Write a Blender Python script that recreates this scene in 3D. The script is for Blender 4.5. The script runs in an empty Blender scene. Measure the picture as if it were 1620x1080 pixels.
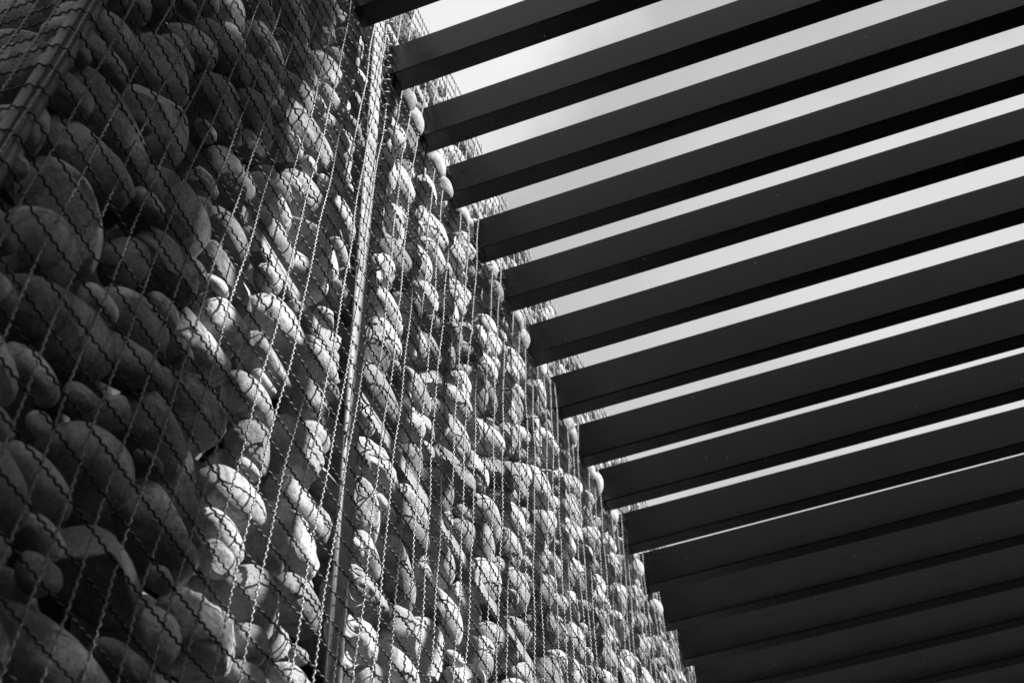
import bpy, bmesh, math, random
import numpy as np
from mathutils import Matrix, Vector

random.seed(7); rng = np.random.default_rng(11)
S = bpy.context.scene
H = 2.7          # height of the beam undersides above the eye
EYE = 1.6        # eye height above the ground
D = 0.2700 * H   # distance from the eye to the wire mesh of the wall

# ------------------------------------------------------------------ camera
ROT = np.array([[0.3475762, -0.9369232, -0.0369555], [0.6852575, 0.2807213, -0.6720251], [0.6400101, 0.2082559, 0.7396056]])
F_PX = 2149.3
cam = bpy.data.cameras.new('camera'); camo = bpy.data.objects.new('camera', cam)
S.collection.objects.link(camo)
m = Matrix.Identity(4)
for i in range(3):
    m[i][0] = ROT[0][i]; m[i][1] = -ROT[1][i]; m[i][2] = -ROT[2][i]
m[2][3] = EYE
camo.matrix_world = m
cam.sensor_width = 36; cam.sensor_fit = 'HORIZONTAL'; cam.lens = F_PX / 1620 * 36
cam.clip_start = 0.05; cam.clip_end = 3000
cam.dof.use_dof = True; cam.dof.focus_distance = 2.5; cam.dof.aperture_fstop = 9
S.camera = camo

# ------------------------------------------------------------------ sky and sun
SUN_EL = math.radians(37)
w = bpy.data.worlds.new('World'); S.world = w; w.use_nodes = True
nt = w.node_tree; nt.nodes.clear()
N = nt.nodes.new; LK = nt.links.new
out = N('ShaderNodeOutputWorld'); bg = N('ShaderNodeBackground'); LK(bg.outputs[0], out.inputs[0])
sky = N('ShaderNodeTexSky'); sky.sky_type = 'NISHITA'; sky.sun_disc = False
sky.sun_elevation = SUN_EL; sky.sun_rotation = math.radians(180)
sky.dust_density = 2.0
bw = N('ShaderNodeRGBToBW'); LK(sky.outputs[0], bw.inputs[0])
tc = N('ShaderNodeTexCoord')
nz = N('ShaderNodeTexNoise'); nz.inputs['Scale'].default_value = 2.2; nz.inputs['Detail'].default_value = 5
nz.inputs['Roughness'].default_value = 0.5
mp = N('ShaderNodeMapping'); mp.inputs['Location'].default_value = (0.35, 0.1, 0.55)
LK(tc.outputs['Generated'], mp.inputs[0]); LK(mp.outputs[0], nz.inputs['Vector'])
pw = N('ShaderNodeMath'); pw.operation = 'POWER'; LK(bw.outputs[0], pw.inputs[0]); pw.inputs[1].default_value = 0.35
rp = N('ShaderNodeMapRange'); rp.interpolation_type = 'SMOOTHSTEP'
for k_, v_ in zip(('From Min', 'From Max', 'To Min', 'To Max'), (0.38, 0.70, 1.5, 2.1)): rp.inputs[k_].default_value = v_
LK(nz.outputs['Fac'], rp.inputs['Value'])
ml = N('ShaderNodeMath'); ml.operation = 'MULTIPLY'; LK(pw.outputs[0], ml.inputs[0]); LK(rp.outputs[0], ml.inputs[1])
cd = N('ShaderNodeVectorMath'); cd.operation = 'DOT_PRODUCT'                 # a bright cloud high over the wall
nrm = N('ShaderNodeVectorMath'); nrm.operation = 'NORMALIZE'; LK(tc.outputs['Generated'], nrm.inputs[0])
LK(nrm.outputs[0], cd.inputs[0]); cd.inputs[1].default_value = Vector((0.15, 0.32, 0.935)).normalized()
n2 = N('ShaderNodeTexNoise'); n2.inputs['Scale'].default_value = 7; n2.inputs['Detail'].default_value = 6; LK(tc.outputs['Generated'], n2.inputs['Vector'])
cn = N('ShaderNodeMath'); cn.operation = 'MULTIPLY_ADD'; LK(n2.outputs['Fac'], cn.inputs[0]); cn.inputs[1].default_value = 0.07; LK(cd.outputs['Value'], cn.inputs[2])
cm = N('ShaderNodeMapRange'); cm.interpolation_type = 'SMOOTHSTEP'; LK(cn.outputs[0], cm.inputs['Value'])
for k_, v_ in zip(('From Min', 'From Max', 'To Min', 'To Max'), (0.925, 0.962, 1.0, 1.75)): cm.inputs[k_].default_value = v_
m2_ = N('ShaderNodeMath'); m2_.operation = 'MULTIPLY'; LK(ml.outputs[0], m2_.inputs[0]); LK(cm.outputs[0], m2_.inputs[1])
LK(m2_.outputs[0], bg.inputs[0]); bg.inputs['Strength'].default_value = 0.11

sl = bpy.data.lights.new('sun', 'SUN'); so = bpy.data.objects.new('sun', sl); S.collection.objects.link(so)
sl.energy = 5.0; sl.angle = math.radians(0.53); sl.color = (1, 1, 1)
sdir = Vector((0.03, -math.cos(SUN_EL), math.sin(SUN_EL))).normalized()   # towards the sun
so.rotation_euler = sdir.to_track_quat('Z', 'Y').to_euler()
S.view_settings.view_transform = 'Standard'; S.view_settings.look = 'None'
S.view_settings.gamma = 1; S.view_settings.use_curve_mapping = False
S.view_settings.exposure = 1.5
S.render.engine = 'CYCLES'
S.cycles.max_bounces = 6; S.cycles.diffuse_bounces = 4

# ------------------------------------------------------------------ helpers
C = S.collection
def P(x, y, z): return (H * x, H * y, EYE + H * z)
def tag(o, label=None, cat=None, group=None, kind=None):
    if label: o['label'] = label
    if cat: o['category'] = cat
    if group: o['group'] = group
    if kind: o['kind'] = kind
    return o
def link(name, me, parent=None, mat=None):
    o = bpy.data.objects.new(name, me); C.objects.link(o)
    if mat and not me.materials: me.materials.append(mat)
    if parent: o.parent = parent
    return o
def arr_mesh(name, V, F, smooth=True):
    """V (n,3); F (m,k) all the same k"""
    V = np.asarray(V, dtype=np.float32); F = np.asarray(F, dtype=np.int32)
    me = bpy.data.meshes.new(name); k = F.shape[1]
    me.vertices.add(len(V)); me.vertices.foreach_set('co', V.ravel())
    me.loops.add(F.size); me.loops.foreach_set('vertex_index', F.ravel())
    me.polygons.add(len(F)); me.polygons.foreach_set('loop_start', np.arange(0, F.size, k, dtype=np.int32))
    me.polygons.foreach_set('loop_total', np.full(len(F), k, dtype=np.int32))
    me.polygons.foreach_set('use_smooth', np.full(len(F), smooth))
    me.update(calc_edges=True); me.validate()
    return me
def prism(name, prof, ax, a, b, bevel=0.0015):
    """closed profile extruded along axis ax from a to b; prof gives the two other coordinates"""
    bm = bmesh.new()
    def pt(p, t):
        c = list(p); c.insert(ax, t); return c
    v0 = [bm.verts.new(pt(p, a)) for p in prof]; v1 = [bm.verts.new(pt(p, b)) for p in prof]
    n = len(prof)
    for i in range(n): bm.faces.new((v0[i], v0[(i+1) % n], v1[(i+1) % n], v1[i]))
    bm.faces.new(v0[::-1]); bm.faces.new(v1)
    bmesh.ops.recalc_face_normals(bm, faces=bm.faces)
    if bevel: bmesh.ops.bevel(bm, geom=[e for e in bm.edges if e.calc_face_angle(0) > 0.6], offset=bevel, segments=2, affect='EDGES', clamp_overlap=True)
    me = bpy.data.meshes.new(name); bm.to_mesh(me); bm.free()
    return me
def box(name, x0, x1, y0, y1, z0, z1, bevel=0.0015):
    return prism(name, [(y0, z0), (y1, z0), (y1, z1), (y0, z1)], 0, x0, x1, bevel)
def project(p):
    c = ROT @ (np.asarray(p, float) - np.array([0, 0, EYE]))
    if c[2] < 0.05: return None
    return 810 + F_PX * c[0] / c[2], 540 + F_PX * c[1] / c[2]
def in_view(p, mg=60):
    q = project(p)
    return q is not None and -mg < q[0] < 1620 + mg and -mg < q[1] < 1080 + mg

# ------------------------------------------------------------------ materials
def new_mat(name):
    ma = bpy.data.materials.new(name); ma.use_nodes = True
    n = ma.node_tree; b = n.nodes['Principled BSDF']
    return ma, n, b
def math_node(n, op, a, b=None, c=None):
    x = n.nodes.new('ShaderNodeMath'); x.operation = op
    for i, v in enumerate((a, b, c)):
        if v is None: continue
        if isinstance(v, (int, float)): x.inputs[i].default_value = v
        else: n.links.new(v, x.inputs[i])
    return x.outputs[0]
def maprange(n, v, a, b, c, d):
    x = n.nodes.new('ShaderNodeMapRange'); n.links.new(v, x.inputs['Value'])
    for k, q in zip(('From Min', 'From Max', 'To Min', 'To Max'), (a, b, c, d)): x.inputs[k].default_value = q
    return x.outputs[0]
def noise(n, vec, scale, detail=4, rough=0.55, kind='Fac'):
    x = n.nodes.new('ShaderNodeTexNoise'); x.inputs['Scale'].default_value = scale
    x.inputs['Detail'].default_value = detail; x.inputs['Roughness'].default_value = rough
    n.links.new(vec, x.inputs['Vector']); return x.outputs[kind]

def stone_mat(name, attr):
    ma, n, b = new_mat(name); L = n.links.new
    geo = n.nodes.new('ShaderNodeNewGeometry')
    if attr:
        a = n.nodes.new('ShaderNodeAttribute'); a.attribute_name = 'tone'; r = a.outputs['Fac']
    else:
        a = n.nodes.new('ShaderNodeObjectInfo'); r = a.outputs['Random']
    r2 = math_node(n, 'FRACT', math_node(n, 'MULTIPLY', r, 7.31))
    r3 = math_node(n, 'FRACT', math_node(n, 'MULTIPLY', r, 31.7))
    off = n.nodes.new('ShaderNodeCombineXYZ')
    L(math_node(n, 'MULTIPLY', r, 9.0), off.inputs[0]); L(math_node(n, 'MULTIPLY', r2, 9.0), off.inputs[1])
    va = n.nodes.new('ShaderNodeVectorMath'); va.operation = 'ADD'
    L(geo.outputs['Position'], va.inputs[0]); L(off.outputs[0], va.inputs[1]); v = va.outputs[0]
    base = maprange(n, r, 0, 1, 0.16, 0.46)
    mott = maprange(n, noise(n, v, 22, 6, 0.6), 0.3, 0.7, 0.66, 1.24)
    fine = maprange(n, noise(n, v, 170, 5, 0.7), 0.3, 0.7, 0.62, 1.28)
    # pits and dark grains
    vo = n.nodes.new('ShaderNodeTexVoronoi'); vo.inputs['Scale'].default_value = 210; L(v, vo.inputs['Vector'])
    pit = maprange(n, vo.outputs['Distance'], 0.12, 0.30, 0.0, 1.0)
    gate = maprange(n, noise(n, v, 60, 2, 0.5), 0.47, 0.60, 1.0, 0.0)
    pitm = math_node(n, 'MAXIMUM', pit, gate)
    pitc = maprange(n, pitm, 0, 1, 0.35, 1.0)
    # mineral vein / stain
    wv = n.nodes.new('ShaderNodeTexWave'); wv.inputs['Scale'].default_value = 7; wv.inputs['Distortion'].default_value = 9
    wv.inputs['Detail'].default_value = 3; L(v, wv.inputs['Vector'])
    vein = math_node(n, 'MULTIPLY', maprange(n, wv.outputs['Fac'], 0.86, 1.0, 0, 0.35), maprange(n, r3, 0.55, 0.75, 0, 1))
    col = math_node(n, 'MULTIPLY', math_node(n, 'MULTIPLY', base, mott), math_node(n, 'MULTIPLY', fine, pitc))
    col = math_node(n, 'MULTIPLY', col, math_node(n, 'SUBTRACT', 1.0, vein))
    cc = n.nodes.new('ShaderNodeCombineColor')
    for i in range(3): L(col, cc.inputs[i])
    L(cc.outputs[0], b.inputs['Base Color'])
    b.inputs['Roughness'].default_value = 0.85; b.inputs['Specular IOR Level'].default_value = 0.25
    hgt = math_node(n, 'ADD', math_node(n, 'MULTIPLY', noise(n, v, 55, 8, 0.72), 1.0), math_node(n, 'MULTIPLY', pitm, 0.22))
    bp = n.nodes.new('ShaderNodeBump'); bp.inputs['Distance'].default_value = 0.008
    L(maprange(n, r2, 0, 1, 0.35, 1.0), bp.inputs['Strength'])
    L(hgt, bp.inputs['Height']); L(bp.outputs[0], b.inputs['Normal'])
    return ma
M_STONE = stone_mat('river_stone', False); M_FILL = stone_mat('river_stone_fill', True)

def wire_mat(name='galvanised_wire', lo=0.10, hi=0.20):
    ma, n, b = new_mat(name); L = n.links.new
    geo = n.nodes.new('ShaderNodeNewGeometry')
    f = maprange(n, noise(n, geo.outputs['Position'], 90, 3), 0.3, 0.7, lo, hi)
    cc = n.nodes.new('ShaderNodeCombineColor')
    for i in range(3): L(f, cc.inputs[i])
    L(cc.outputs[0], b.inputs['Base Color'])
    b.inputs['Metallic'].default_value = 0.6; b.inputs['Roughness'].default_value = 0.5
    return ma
M_WIRE = wire_mat(); M_WIRE_SHADED = wire_mat('shade_toned_wire', 0.02, 0.06)  # second one darkened to put the level wires' shaded undersides into the colour

def steel_mat(name, base, rough, metallic=0.0, speck=True, streak=True, spec=0.5):
    ma, n, b = new_mat(name); L = n.links.new
    geo = n.nodes.new('ShaderNodeNewGeometry'); v = geo.outputs['Position']
    mp_ = n.nodes.new('ShaderNodeMapping'); mp_.inputs['Scale'].default_value = (1, 0.12, 1); L(v, mp_.inputs[0])
    f = maprange(n, noise(n, mp_.outputs[0], 45, 5, 0.65), 0.3, 0.7, 0.65 * base, 1.4 * base)
    g = maprange(n, noise(n, v, 5, 5, 0.65), 0.3, 0.7, 0.7, 1.35)
    col = math_node(n, 'MULTIPLY', f, g)
    if speck:
        m3 = n.nodes.new('ShaderNodeMapping'); m3.inputs['Scale'].default_value = (1, 9, 0.35); L(v, m3.inputs[0])
        run = maprange(n, noise(n, m3.outputs[0], 7, 5, 0.7), 0.56, 0.74, 0.0, 0.008)      # faint dusty water runs
        col = math_node(n, 'ADD', col, run)
        sp = n.nodes.new('ShaderNodeTexVoronoi'); sp.inputs['Scale'].default_value = 15; sp.inputs['Randomness'].default_value = 1.0; L(v, sp.inputs['Vector'])
        dots = maprange(n, sp.outputs['Distance'], 0.018, 0.032, 1.0, 0.0)
        col = math_node(n, 'MAXIMUM', col, math_node(n, 'MULTIPLY', dots, 0.35))
    cc = n.nodes.new('ShaderNodeCombineColor')
    for i in range(3): L(col, cc.inputs[i])
    L(cc.outputs[0], b.inputs['Base Color'])
    L(maprange(n, noise(n, mp_.outputs[0], 9, 6, 0.65), 0.3, 0.7, rough - 0.10, rough + 0.14), b.inputs['Roughness'])
    b.inputs['Metallic'].default_value = metallic; b.inputs['Specular IOR Level'].default_value = spec
    bp = n.nodes.new('ShaderNodeBump'); bp.inputs['Distance'].default_value = 0.0004; bp.inputs['Strength'].default_value = 0.12
    L(noise(n, v, 160, 3), bp.inputs['Height']); L(bp.outputs[0], b.inputs['Normal'])
    return ma
M_BEAM = steel_mat('dark_painted_steel', 0.008, 0.24, spec=0.25)
M_POST = steel_mat('dull_galvanised_steel', 0.16, 0.6, 0.0, speck=False)
M_DARKPOST = steel_mat('weathered_steel', 0.09, 0.6, 0.0, speck=False)

def plain_mat(name, base, var=0.3, scale=8):
    ma, n, b = new_mat(name); L = n.links.new
    geo = n.nodes.new('ShaderNodeNewGeometry')
    f = maprange(n, noise(n, geo.outputs['Position'], scale, 6), 0.3, 0.7, base * (1 - var), base * (1 + var))
    cc = n.nodes.new('ShaderNodeCombineColor')
    for i in range(3): L(f, cc.inputs[i])
    L(cc.outputs[0], b.inputs['Base Color']); b.inputs['Roughness'].default_value = 0.9; b.inputs['Specular IOR Level'].default_value = 0.08
    return ma
M_GROUND = plain_mat('grey_paving', 0.02); M_BACK = plain_mat('added_dark_backing', 0.03)

# ------------------------------------------------------------------ ground
g = link('ground', arr_mesh('ground', [(-600, -600, 0), (600, -600, 0), (600, 600, 0), (-600, 600, 0)], [(0, 1, 2, 3)], False), mat=M_GROUND)
tag(g, kind='structure')

# ------------------------------------------------------------------ the surface of the wall
RC = 0.0185; AR = RC * math.pi / 4
def xc(z): return H * 0.2115 + 0.10 * (z - (EYE + 0.4374 * H))
def surf(s, z, depth=0.0):
    """a point of the wall's face: s runs along the face and turns the corner at s = 0"""
    if s >= AR: return (xc(z) + RC + (s - AR), D + depth, z)
    if s <= -AR: return (xc(z) + depth, D + RC + (-s - AR), z)
    a = (s / AR) * math.pi / 4
    n = (-math.sin(math.pi/4 - a), -math.cos(math.pi/4 - a))
    return (xc(z) + RC + (RC - depth) * n[0], D + RC + (RC - depth) * n[1], z)
def surf_np(s, z, dep):
    x0 = H * 0.2115 + 0.10 * (z - (EYE + 0.4374 * H))
    a = np.clip(s / AR, -1, 1) * math.pi / 4
    nx, ny = -np.sin(math.pi/4 - a), -np.cos(math.pi/4 - a)
    X = np.where(s >= AR, x0 + RC + s - AR, np.where(s <= -AR, x0 + dep, x0 + RC + (RC - dep) * nx))
    Y = np.where(s >= AR, D + dep, np.where(s <= -AR, D + RC - s - AR, D + RC + (RC - dep) * ny))
    return np.stack([X, Y, z], 1)
Z_TOP = EYE + 1.2006 * H
X_FAR = 2.25 * H
RAILS = [EYE + 1.100 * H, EYE + 0.618 * H, EYE + 0.136 * H]
P2A, P2B = 0.5125 * H, 0.5320 * H

wall = bpy.data.objects.new('gabion', None); C.objects.link(wall)
wall.location = (H * 0.2115, D, 0)
tag(wall, 'tall gabion wall of rounded grey stones held behind crimped wire mesh', 'gabion')
bpy.context.view_layer.update()
WM = wall.matrix_world.inverted()
def wpart(name, me, mat=None, label=None, kind=None):
    o = link(name, me, None, mat); o.parent = wall; o.matrix_parent_inverse = WM
    if label: o['label'] = label
    if kind: o['kind'] = kind
    return o

# liner behind the stones, added to stop light leaking through the gaps
def sheared(name, a, b, y0, y1, z0_, z1_):
    V = [(xc(z) + x, y, z) for z in (z0_, z1_) for (x, y) in ((a(z), y0), (b(z), y0), (b(z), y1), (a(z), y1))]
    return arr_mesh(name, V, [(0, 3, 2, 1), (4, 5, 6, 7), (0, 1, 5, 4), (1, 2, 6, 5), (2, 3, 7, 6), (3, 0, 4, 7)], False)
wpart('added_backing', sheared('added_backing', lambda z: 0.20, lambda z: X_FAR - xc(z), D + 0.30, D + 0.38, 0.0, Z_TOP - 0.03), M_BACK)
wpart('added_backing', sheared('added_backing', lambda z: 0.22, lambda z: 0.30, D + 0.385, D + 3.0, 0.0, Z_TOP - 0.03), M_BACK)

# ------------------------------------------------------------------ stone shapes
def ico(sub):
    bm = bmesh.new(); bmesh.ops.create_icosphere(bm, subdivisions=sub, radius=1)
    V = np.array([v.co[:] for v in bm.verts]); F = np.array([[v.index for v in f.verts] for f in bm.faces])
    bm.free(); return V, F
def fbm(V, seed, f0, octs, gain=0.5):
    r = np.random.default_rng(seed); o = np.zeros(len(V)); amp = 1
    for k in range(octs):
        for j in range(5):
            d = r.normal(size=3); d /= np.linalg.norm(d)
            o += amp * np.sin(V @ d * f0 * (0.7 + 0.6 * r.random()) + r.random() * 6.28) / 2.2
        f0 *= 2.0; amp *= gain
    return o
def stone_shape(V, seed, style):
    r = np.random.default_rng(seed)
    p = 2.0 + r.random() * (0.6 if style < 2 else 1.0)              # super-ellipsoid roundness
    n = V / (np.sum(np.abs(V) ** p, 1) ** (1 / p))[:, None]
    n = n * (1 + 0.080 * fbm(V, seed, 1.8, 3, 0.38))[:, None]
    # taper towards one end
    t = r.uniform(-0.22, 0.22); n[:, 2] *= 1 + t * n[:, 0]; n[:, 1] *= 1 - t * 0.7 * n[:, 0]
    cuts = 0 if style == 0 else (2 if style == 1 else 6)
    for k in range(cuts):
        d = r.normal(size=3); d /= np.linalg.norm(d); lim = r.uniform(0.62, 0.85)
        over = np.maximum(n @ d - lim, 0); n -= (over * 0.88)[:, None] * d
    if style >= 1:
        n *= (1 + (0.016 if style == 1 else 0.036) * fbm(V, seed + 9, 7, 4, 0.62))[:, None]
    else:
        n *= (1 + 0.006 * fbm(V, seed + 9, 9, 2, 0.5))[:, None]
    return n
STY = [0, 0, 1, 0, 2, 0, 1, 0, 0, 1, 0, 1, 0, 0, 1, 2, 0, 0, 1, 0, 0, 1]
V5, F5 = ico(5); V3, F3 = ico(3); V2, F2 = ico(2)
PROTO = []
for i, st in enumerate(STY):
    me = arr_mesh('stone', stone_shape(V5, 100 + i, st), F5); me.materials.append(M_STONE); PROTO.append(me)
P3 = [stone_shape(V3, 100 + i, st) for i, st in enumerate(STY)]
P2 = [stone_shape(V2, 100 + i, st) for i, st in enumerate(STY)]

# ------------------------------------------------------------------ packing the stones
K = 1.60                                                             # stones lie flat: longer than high
def blocked(s, z, r):
    x = xc(z) + RC + (s - AR)
    if s > 0 and P2A - 0.010 - K * r * .93 < x < P2B + 0.006 + K * r * .93: return True
    for zr in RAILS:
        if zr - 0.016 - r * .75 < z < zr + 0.016 + r * .75: return True
    if abs(s) < 0.020 + K * r * .8: return True
    return z + r * 0.8 > Z_TOP
def pack(s0, s1, z0, z1, radii, tries, allow, test):
    cell = 0.08; grid = {}; res = []
    def near(u, z):
        i, j = int(u // cell), int(z // cell)
        for a in (-1, 0, 1):
            for b in (-1, 0, 1):
                yield from grid.get((i + a, j + b), ())
    for r in radii:
        n = 0; k = tries(r)
        for _ in range(k):
            s = random.uniform(s0, s1); z = random.uniform(z0, z1); rr = r * random.uniform(0.9, 1.1)
            if test and not test(s, z, rr): continue
            u = s / K; ok = True
            for (uu, zz, rq) in near(u, z):
                if (uu - u) ** 2 + (zz - z) ** 2 < ((rq + rr) * allow) ** 2: ok = False; break
            if ok:
                e = (u, z, rr); grid.setdefault((int(u // cell), int(z // cell)), []).append(e)
                res.append((s, z, rr)); n += 1
    return res
def seen(s, z, mg=70):
    return in_view(surf(s, z), mg)
def t_vis(s, z, r): return seen(s, z) and not blocked(s, z, r)
def t_hid(s, z, r): return (not seen(s, z)) and not blocked(s, z, r)
radii = [0.049, 0.0455, 0.042, 0.039, 0.036, 0.034, 0.030, 0.026, 0.022, 0.018, 0.014]
S_END = X_FAR - 0.2115 * H
front = pack(-0.9, S_END, EYE + 0.05 * H, Z_TOP, radii,
             lambda r: {0.049: 300, 0.0455: 600, 0.042: 1700, 0.039: 4000, 0.036: 8000}.get(r, 12000), 0.965, t_vis)
hidden = pack(-1.2, S_END, 0.03, Z_TOP, [0.055, 0.045, 0.036, 0.028], lambda r: 6000, 0.93, t_hid)
back = pack(-0.9, S_END, EYE + 0.05 * H, Z_TOP, [0.055, 0.045, 0.036, 0.028], lambda r: 5000, 0.92,
            lambda s, z, r: seen(s, z) and z + r < Z_TOP and (s > 0.16 or s < -0.16))

def stone_xf(s, z, r, layer):
    asp = random.gauss(1.0, 0.14)
    a = r * K * min(max(asp, 0.75), 1.10) * 0.98; c = r * min(max(2.05 - asp - random.random() * .1, 0.85), 1.13) * 0.97
    b = r * random.uniform(0.8, 1.05)
    dep = (0.005 + b + abs(random.gauss(0, 0.004)) + (0.012 * random.random() if r < 0.03 else 0)) if layer == 0 else 0.10 + b + random.uniform(-.015, .02)
    p = Vector(surf(s, z, dep)) if abs(s) > AR else Vector(surf(s, z, dep))
    ang = random.gauss(0.03, 0.16) + (0 if random.random() > 0.07 else random.uniform(-1.2, 1.2))
    if asp < 0.85: ang += random.uniform(-.5, .5)
    face = Matrix.Rotation(-math.pi / 2, 4, 'Z') if s < 0 else Matrix.Identity(4)
    flip = Matrix.Diagonal((random.choice((-1, 1)), random.choice((-1, 1)), random.choice((-1, 1)), 1))
    R = face @ Matrix.Rotation(ang, 4, 'Y') @ Matrix.Rotation(random.gauss(0, 0.15), 4, 'Z') @ Matrix.Rotation(random.gauss(0, 0.2), 4, 'X')
    return Matrix.Translation(p) @ R @ Matrix.Diagonal((a, b, c, 1)) @ flip

vis = []; rest = []
for (s, z, r) in front:
    p = surf(s, z); q = project(p)
    dist = math.dist(p, (0, 0, EYE)); size = r / dist
    inside = -30 < q[0] < 1650 and -30 < q[1] < 1110
    # hidden above the far beams counts little
    vis.append((size if inside else size * 0.2, s, z, r))
vis.sort(reverse=True)
# bare stones that bulge out between the slat ends
XS_ = [0.4756, 0.5418, 0.6085, 0.6748, 0.7433, 0.8107, 0.8886, 0.9710, 1.0515, 1.1297, 1.2144, 1.2944, 1.3768, 1.4603]
bulge = []
for k in range(1, 12):
    for q in range(2 if k % 3 else 1):
        xm = H * (XS_[k] + 0.019 + (0.017, 0.034)[q] + random.uniform(-.003, .003)); z = EYE + H * (1.012 - 0.012 * q + random.uniform(-.006, .008)); r = random.uniform(0.026, 0.036)
        bulge.append((xm, z, r))
        M = Matrix.Translation((xm, D + r * 0.62, z)) @ Matrix.Rotation(random.gauss(0, .4), 4, 'Y') @ Matrix.Diagonal((r * 1.05, r * 1.1, r * 1.15, 1))
        o = wpart('stone', PROTO[random.choice([0, 3, 5, 7, 10])]); o.matrix_basis = M
vis = [v for v in vis if all((surf(v[1], v[2])[0] - b[0]) ** 2 + (v[2] - b[1]) ** 2 > (v[3] + b[2]) ** 2 * .7 for b in bulge)]
for k, (_, s, z, r) in enumerate(vis):
    X = stone_xf(s, z, r, 0); pi = random.randrange(len(PROTO))
    if k < 300 - len(bulge):
        o = wpart('stone', PROTO[pi]); o.matrix_parent_inverse = WM; o.matrix_basis = X
    else: rest.append((X, pi, 0))
for (s, z, r) in hidden: rest.append((stone_xf(s, z, r, 0), random.randrange(len(PROTO)), 1))
for (s, z, r) in back: rest.append((stone_xf(s, z, r, 1), random.randrange(len(PROTO)), 0))
def join(items, name, label):
    Vs = []; Fs = []; T = []; o = 0
    for X, pi, low in items:
        V, F = (P2[pi], F2) if low else (P3[pi], F3)
        A = np.array(X); W = V @ A[:3, :3].T + A[:3, 3]
        f = F if np.linalg.det(A[:3, :3]) > 0 else F[:, ::-1]
        Vs.append(W); Fs.append(f + o); o += len(V); T.append(np.full(len(V), random.random()))
    me = arr_mesh(name, np.concatenate(Vs), np.concatenate(Fs))
    at = me.attributes.new('tone', 'FLOAT', 'POINT'); at.data.foreach_set('value', np.concatenate(T).astype(np.float32))
    wpart(name, me, M_FILL, label, 'stuff')
join(rest, 'stone_fill', 'smaller and more distant grey stones packed behind the mesh')
print('STONES front', len(front), 'hidden', len(hidden), 'back', len(back))

# ------------------------------------------------------------------ crimped wire mesh
CELL = 0.0190 * H; LAM = CELL / 4.0; WR = 0.00150; AMP = 0.0014
def wob(s, z):
    d = 0.0035 * np.sin(s * 5.1 + z * 2.3) + 0.0025 * np.sin(s * 11 - z * 7 + 1) + 0.0012 * np.sin(z * 23 + s * 17)
    d = np.where(np.abs(s) < 0.05, 0, d)
    ds = 0.0030 * np.sin(z * 3.7 + s * 2.1) + 0.0016 * np.sin(z * 13.0 + s * 9)
    dz = 0.0035 * np.sin(s * 4.3 + z * 1.9 + 2) + 0.0016 * np.sin(s * 15 + z * 6)
    return d, ds, dz
def drop(s):
    """the rows of the mesh run down from the corner, then level out"""
    s = np.clip(s, -2, None)
    return np.where(s < 0.75, -0.13 * s + 0.088 * np.clip(s, 0, None) ** 2, -0.0480 + 0.012 * (s - 0.75))
def tube(Pn, rad, sides=4):
    T = np.gradient(Pn, axis=0); T /= np.linalg.norm(T, axis=1)[:, None] + 1e-12
    ref = np.array([0.3, 1.0, 0.21]); ref /= np.linalg.norm(ref)
    A = np.cross(T, ref); A /= np.linalg.norm(A, axis=1)[:, None] + 1e-12; B = np.cross(T, A)
    n = len(Pn); V = []
    for k in range(sides):
        a = 2 * math.pi * k / sides; V.append(Pn + rad * (math.cos(a) * A + math.sin(a) * B))
    V = np.stack(V, 1).reshape(-1, 3)
    i = np.arange(n - 1)[:, None] * sides; k = np.arange(sides)[None]; k2 = (k + 1) % sides
    F = np.stack([i + k, i + k2, i + sides + k2, i + sides + k], -1).reshape(-1, 4)
    return V, F
def visible_mask(Pn, mg=45):
    c = (Pn - np.array([0, 0, EYE])) @ ROT.T; zz = np.maximum(c[:, 2], 0.05)
    x = 810 + F_PX * c[:, 0] / zz; y = 540 + F_PX * c[:, 1] / zz
    return (c[:, 2] > 0.05) & (x > -mg) & (x < 1620 + mg) & (y > -mg) & (y < 1080 + mg)
def wire(t, s_of, z_of, phase, sgn):
    s = s_of(t); z = z_of(t)
    d, ds, dz = wob(s, z)
    cr = AMP * np.sin(2 * math.pi * t / LAM + phase)
    cr2 = 0.35 * AMP * np.sin(2 * math.pi * t / LAM + phase + 1.3)
    base = surf_np(s + ds, z + dz, d)
    vm = visible_mask(base)
    vertical = sgn > 0
    Pn = surf_np(s + ds + (cr2 if vertical else 0), z + dz + (0 if vertical else cr2), d + cr * sgn)
    # keep every sample where the wire is in view, thin out the straight rest
    keep = vm | (np.arange(len(t)) % 40 == 0); keep[0] = keep[-1] = True
    Pn = np.where(vm[:, None], Pn, base)[keep]
    V, F = tube(Pn, WR if vertical else WR * 1.1)
    return arr_mesh('wire', V, F)
step = LAM / 5.0
nw = 0
j = -16
while j * CELL < S_END:                                             # upright wires
    s0 = j * CELL + 0.008
    if abs(s0) > 0.004:
        t = np.arange(0.05, Z_TOP + random.uniform(-0.004, 0.005), step)
        me = wire(t, lambda t: np.full(len(t), s0) + 0.02 * (t - 3.0) * min(1, abs(s0)), lambda t: t, random.random() * 6, 1)
        wpart('upright_wire', me, M_WIRE); nw += 1
    j += 1
k = -4
while True:                                                          # level wires
    v0 = 0.06 + k * CELL
    if v0 > Z_TOP + 0.14: break
    t = np.arange(-0.8, S_END, step); zz = v0 + drop(t)
    ok = (zz < Z_TOP - 0.002) & (zz > 0.02); t = t[ok]
    if len(t) > 10:
        me = wire(t, lambda t: t, lambda t: v0 + drop(t), random.random() * 6, -1)
        wpart('level_wire', me, M_WIRE_SHADED); nw += 1
    k += 1
print('WIRES', nw)

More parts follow.
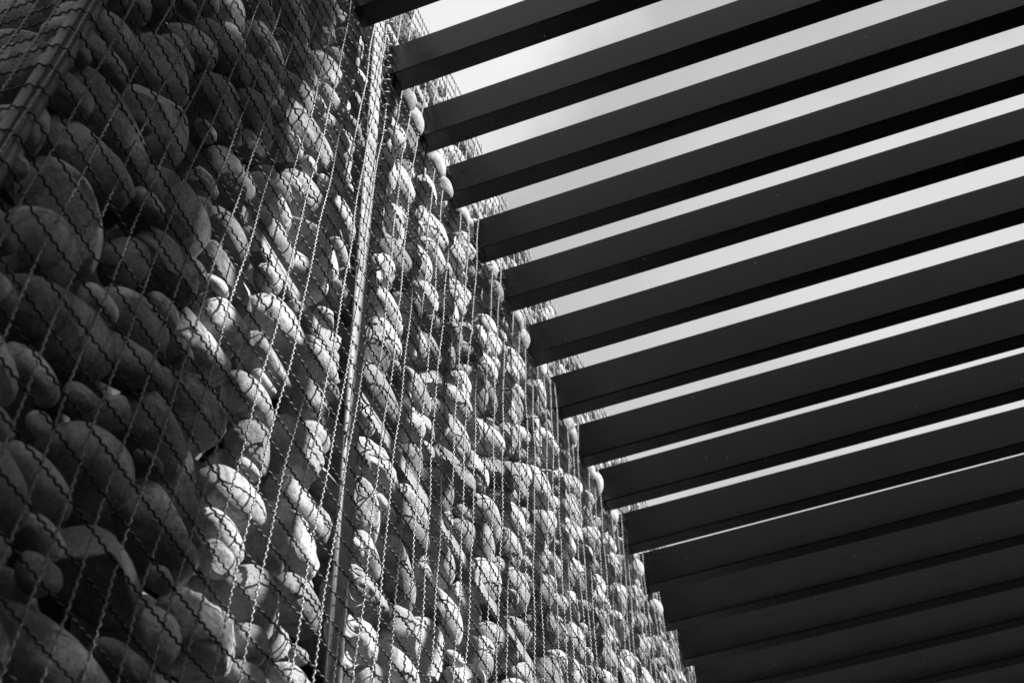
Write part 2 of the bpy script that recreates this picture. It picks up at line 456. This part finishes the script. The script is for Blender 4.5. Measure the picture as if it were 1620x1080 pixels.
# ------------------------------------------------------------------ posts, rails and lacing of the wall frame
def corner_post():
    prof = []; R = RC - 0.0028
    for i in range(40):
        a = 2 * math.pi * i / 40; r = R
        if i in (25, 26): r = R - 0.005                           # a narrow slot down the pipe
        if i in (29,): r = R - 0.003
        prof.append((r * math.cos(a), r * math.sin(a)))
    V = []; F = []
    zs = np.linspace(0, Z_TOP - 0.01, 60)
    for z in zs:
        for (x, y) in prof: V.append((xc(z) + RC + x, D + RC + y, z))
    n = 40
    for i in range(len(zs) - 1):
        for q in range(n): F.append((i*n+q, i*n+(q+1) % n, (i+1)*n+(q+1) % n, (i+1)*n+q))
    return arr_mesh('corner_post', V, F, False)
wpart('corner_post', corner_post(), M_DARKPOST, 'slotted steel pipe at the corner with the mesh wrapped round it')
# frame post: flat bar with a round edge bar
wpart('post', box('post', P2A + 0.0108, P2B, D + 0.010, D + 0.016, 0, Z_TOP - 0.012), M_POST, 'upright flat steel post with a rounded edge, behind the mesh')
cyl = [(P2A + 0.006 + 0.0042 * math.cos(a), D + 0.010 + 0.0042 * math.sin(a)) for a in np.linspace(0, 2 * math.pi, 20, endpoint=False)]
pr = prism('post_edge', cyl, 2, 0, Z_TOP - 0.012, 0)
for f in pr.polygons: f.use_smooth = len(f.vertices) == 4
wpart('post_edge', pr, M_POST)
for zr in RAILS:
    for (a, b) in ((0.385 * H, P2A - 0.004), (P2B + 0.004, X_FAR)):
        prof = [(D + 0.026, zr - 0.018), (D + 0.031, zr - 0.018), (D + 0.031, zr + 0.013), (D + 0.065, zr + 0.013), (D + 0.065, zr + 0.018), (D + 0.026, zr + 0.018)]
        wpart('rail', prism('rail', prof, 0, a, b, 0.001), M_POST)
# spiral lacing that joins the two mesh panels beside the post
t = np.arange(EYE + 0.2 * H, Z_TOP, 0.003)
sx = P2B + 0.010
helix = np.stack([sx + 0.010 * np.cos(t * 2 * math.pi / CELL), D + 0.004 + 0.010 * np.sin(t * 2 * math.pi / CELL), t], 1)
wpart('lacing_wire', arr_mesh('lacing_wire', *tube(helix, 0.0014, 6)), M_WIRE)

# ------------------------------------------------------------------ pergola beams
XB = [0.4094, 0.4756, 0.5418, 0.6085, 0.6748, 0.7433, 0.8107, 0.8886, 0.9710, 1.0515, 1.1297, 1.2144, 1.2944, 1.3768, 1.4603]
while len(XB) < 26: XB.append(XB[-1] + 0.083)
BW, BH = 0.0190 * H, 0.0472 * H
YR = -1.25 * H
ORD = ['first', 'second', 'third', 'fourth', 'fifth', 'sixth', 'seventh', 'eighth', 'ninth', 'tenth', 'eleventh', 'twelfth', 'thirteenth',
       'fourteenth', 'fifteenth', 'sixteenth', 'seventeenth', 'eighteenth', 'nineteenth', 'twentieth', 'twenty-first', 'twenty-second', 'twenty-third', 'twenty-fourth', 'twenty-fifth', 'twenty-sixth']
z0 = 0.0
prof = [(0, 0.001), (0.0025, 0), (0.0025, 0), (0.003, 0.010), (0.010, 0.010), (0.0105, 0), (BW, 0), (BW, BH), (0, BH)]
prof = [(0, 0), (0.0030, 0), (0.0030, 0.003), (0.0055, 0.003), (0.0055, 0), (BW, 0), (BW, BH), (0, BH)]
bm_ = prism('pergola_beam', [(p[0], p[1]) for p in prof], 1, YR, D + 0.012, 0.0009)
bm2_ = prism('pergola_slat', [(0, 0), (BW, 0), (BW, BH), (0, BH)], 1, YR, D + 0.012, 0.0016)
for i, x in enumerate(XB):
    o = link('pergola_slat', bm2_ if i <= 7 else bm_, None, M_BEAM)
    o.location = (H * x, 0, EYE + H); o.scale = (1, 1, 0.945 if i <= 7 else (1.025 if i <= 12 else 1.05)); o.rotation_euler = (0, random.gauss(0, 0.004), random.gauss(0, 0.0007)) if i > 1 else (0, 0, 0)
    if i == 0: lb = 'dark steel pergola beam nearest the added shade panel, just above the picture edge'
    elif i == 1: lb = 'topmost dark steel beam of the pergola, black underside ending at the stone wall'
    elif i == 2: lb = 'dark steel pergola beam just below the topmost one, ending beside the upright post'
    elif i <= 11: lb = 'dark steel pergola beam ending at the stone wall, %s from the top of the photo' % ORD[i-1]
    else: lb = 'dark pergola beam in the closed-up far part, %s from the top of the photo' % ORD[i-1]
    tag(o, lb, 'slat', 'dark steel slats of the pergola')
# unseen wall added to block low sky light; the slats' outer ends rest on it
bwall = link('sky_block_wall', box('sky_block_wall', -3.0 * H, H * (XB[-1] + 0.4), YR - 0.25, YR + 0.05, 0, EYE + H - 0.004, 0.006), None, plain_mat('sky_block_dark', 0.06, 0.15, 3))
tag(bwall, 'unseen dark wall added opposite to block low sky, carrying the outer ends of the slats', 'wall')

# unseen panel added over the near corner to darken the stones below
o = link('added_shade_panel', box('added_shade_panel', -1.6 * H, 0.31 * H, -0.12 * H, 0.262 * H, EYE + 1.05 * H, EYE + 1.065 * H, 0.002), None, M_BEAM)
tag(o, 'unseen dark panel added over the near corner to shade its stones, before the first open slat', 'roof')

# ------------------------------------------------------------------ tree beyond the added opposite wall, out of the picture: it shades the near stones
def tree():
    root = bpy.data.objects.new('shade_tree', None); C.objects.link(root)
    DIST = 6.6                                                     # metres towards the sun from the wall
    off = sdir * DIST
    r = np.random.default_rng(5)
    # outline of the crown, as seen from the sun: X, height on the wall
    out = [(0.475, 1.00), (0.465, 0.94), (0.438, 0.83), (0.412, 0.745), (0.380, 0.665), (0.352, 0.56), (0.338, 0.495), (0.372, 0.455), (0.408, 0.41), (0.430, 0.36), (0.442, 0.25), (0.40, 0.12),
           (0.25, 0.02), (0.02, 0.0), (-0.15, 0.2), (-0.25, 0.6), (-0.15, 1.0), (0.05, 1.30), (0.30, 1.36), (0.44, 1.2)]
    def inside(x, z):
        c = False; n = len(out)
        for i in range(n):
            x1, z1 = out[i]; x2, z2 = out[(i + 1) % n]
            if (z1 > z) != (z2 > z) and x < (x2 - x1) * (z - z1) / (z2 - z1) + x1: c = not c
        return c
    V = []; F = []; k = 0; n = 0
    clumps = []
    while len(clumps) < 690:
        x = r.uniform(-0.25, 0.5); z = r.uniform(0.0, 1.36)
        if not inside(x + r.normal() * 0.006 + 0.012, z): continue
        clumps.append((H * x, EYE + H * z, r.uniform(-1.1, 1.1)))
    for (cx, cz, t) in clumps:
        base = Vector((cx, D, cz)) + off + sdir * t
        for q in range(44):
            p = np.array(base) + r.normal(size=3) * 0.050
            a = r.normal(size=3); a /= np.linalg.norm(a); b = np.cross(a, r.normal(size=3)); b /= np.linalg.norm(b)
            L_, W_ = 0.035 + 0.02 * r.random(), 0.017
            nn = np.cross(a, b) * 0.006
            V += [p - a * L_, p + b * W_ + nn, p + a * L_, p - b * W_ + nn]; F.append((k, k + 1, k + 2, k + 3)); k += 4
    ma = plain_mat('leaf', 0.05, 0.3, 4)
    cr = link('crown', arr_mesh('crown', V, F, False), root, ma); cr['kind'] = 'stuff'
    # trunk and limbs
    cx, cz = H * 0.12, EYE + H * 0.55
    top = Vector((cx, D, cz)) + off
    x0, y0 = top.x - 0.3, top.y
    pts = [Vector((x0, y0, 0)), Vector((x0 + .05, y0 + .05, 2.2)), Vector((x0 - .02, y0, 4.6)), Vector((x0 + .15, y0, 6.4)), top]
    def limb(ps, r0, r1):
        n = 24; P_ = []
        for i in range(n + 1):
            u = i / n * (len(ps) - 1); a = min(int(u), len(ps) - 2); P_.append(np.array(ps[a].lerp(ps[a + 1], u - a)))
        Pn = np.array(P_); V_, F_ = tube(Pn, 1.0, 9)
        rad = np.repeat(np.linspace(r0, r1, n + 1), 9)[:, None]; cen = np.repeat(Pn, 9, 0)
        return cen + (V_ - cen) * rad, F_
    mt = plain_mat('bark', 0.12, 0.4, 20)
    link('trunk', arr_mesh('trunk', *limb(pts, 0.15, 0.05)), root, mt)
    for i in range(9):
        c_ = clumps[int(r.integers(len(clumps)))]
        e = Vector((c_[0], D, c_[1])) + off + sdir * c_[2] * .6; st = pts[2].lerp(pts[3], r.random())
        link('limb', arr_mesh('limb', *limb([st, st.lerp(e, .5) + Vector((0, 0, .2)), e], 0.05, 0.012)), root, mt)
    tag(root, 'leafy tree standing beyond the added opposite wall, shading the near stones', 'tree')
tree()
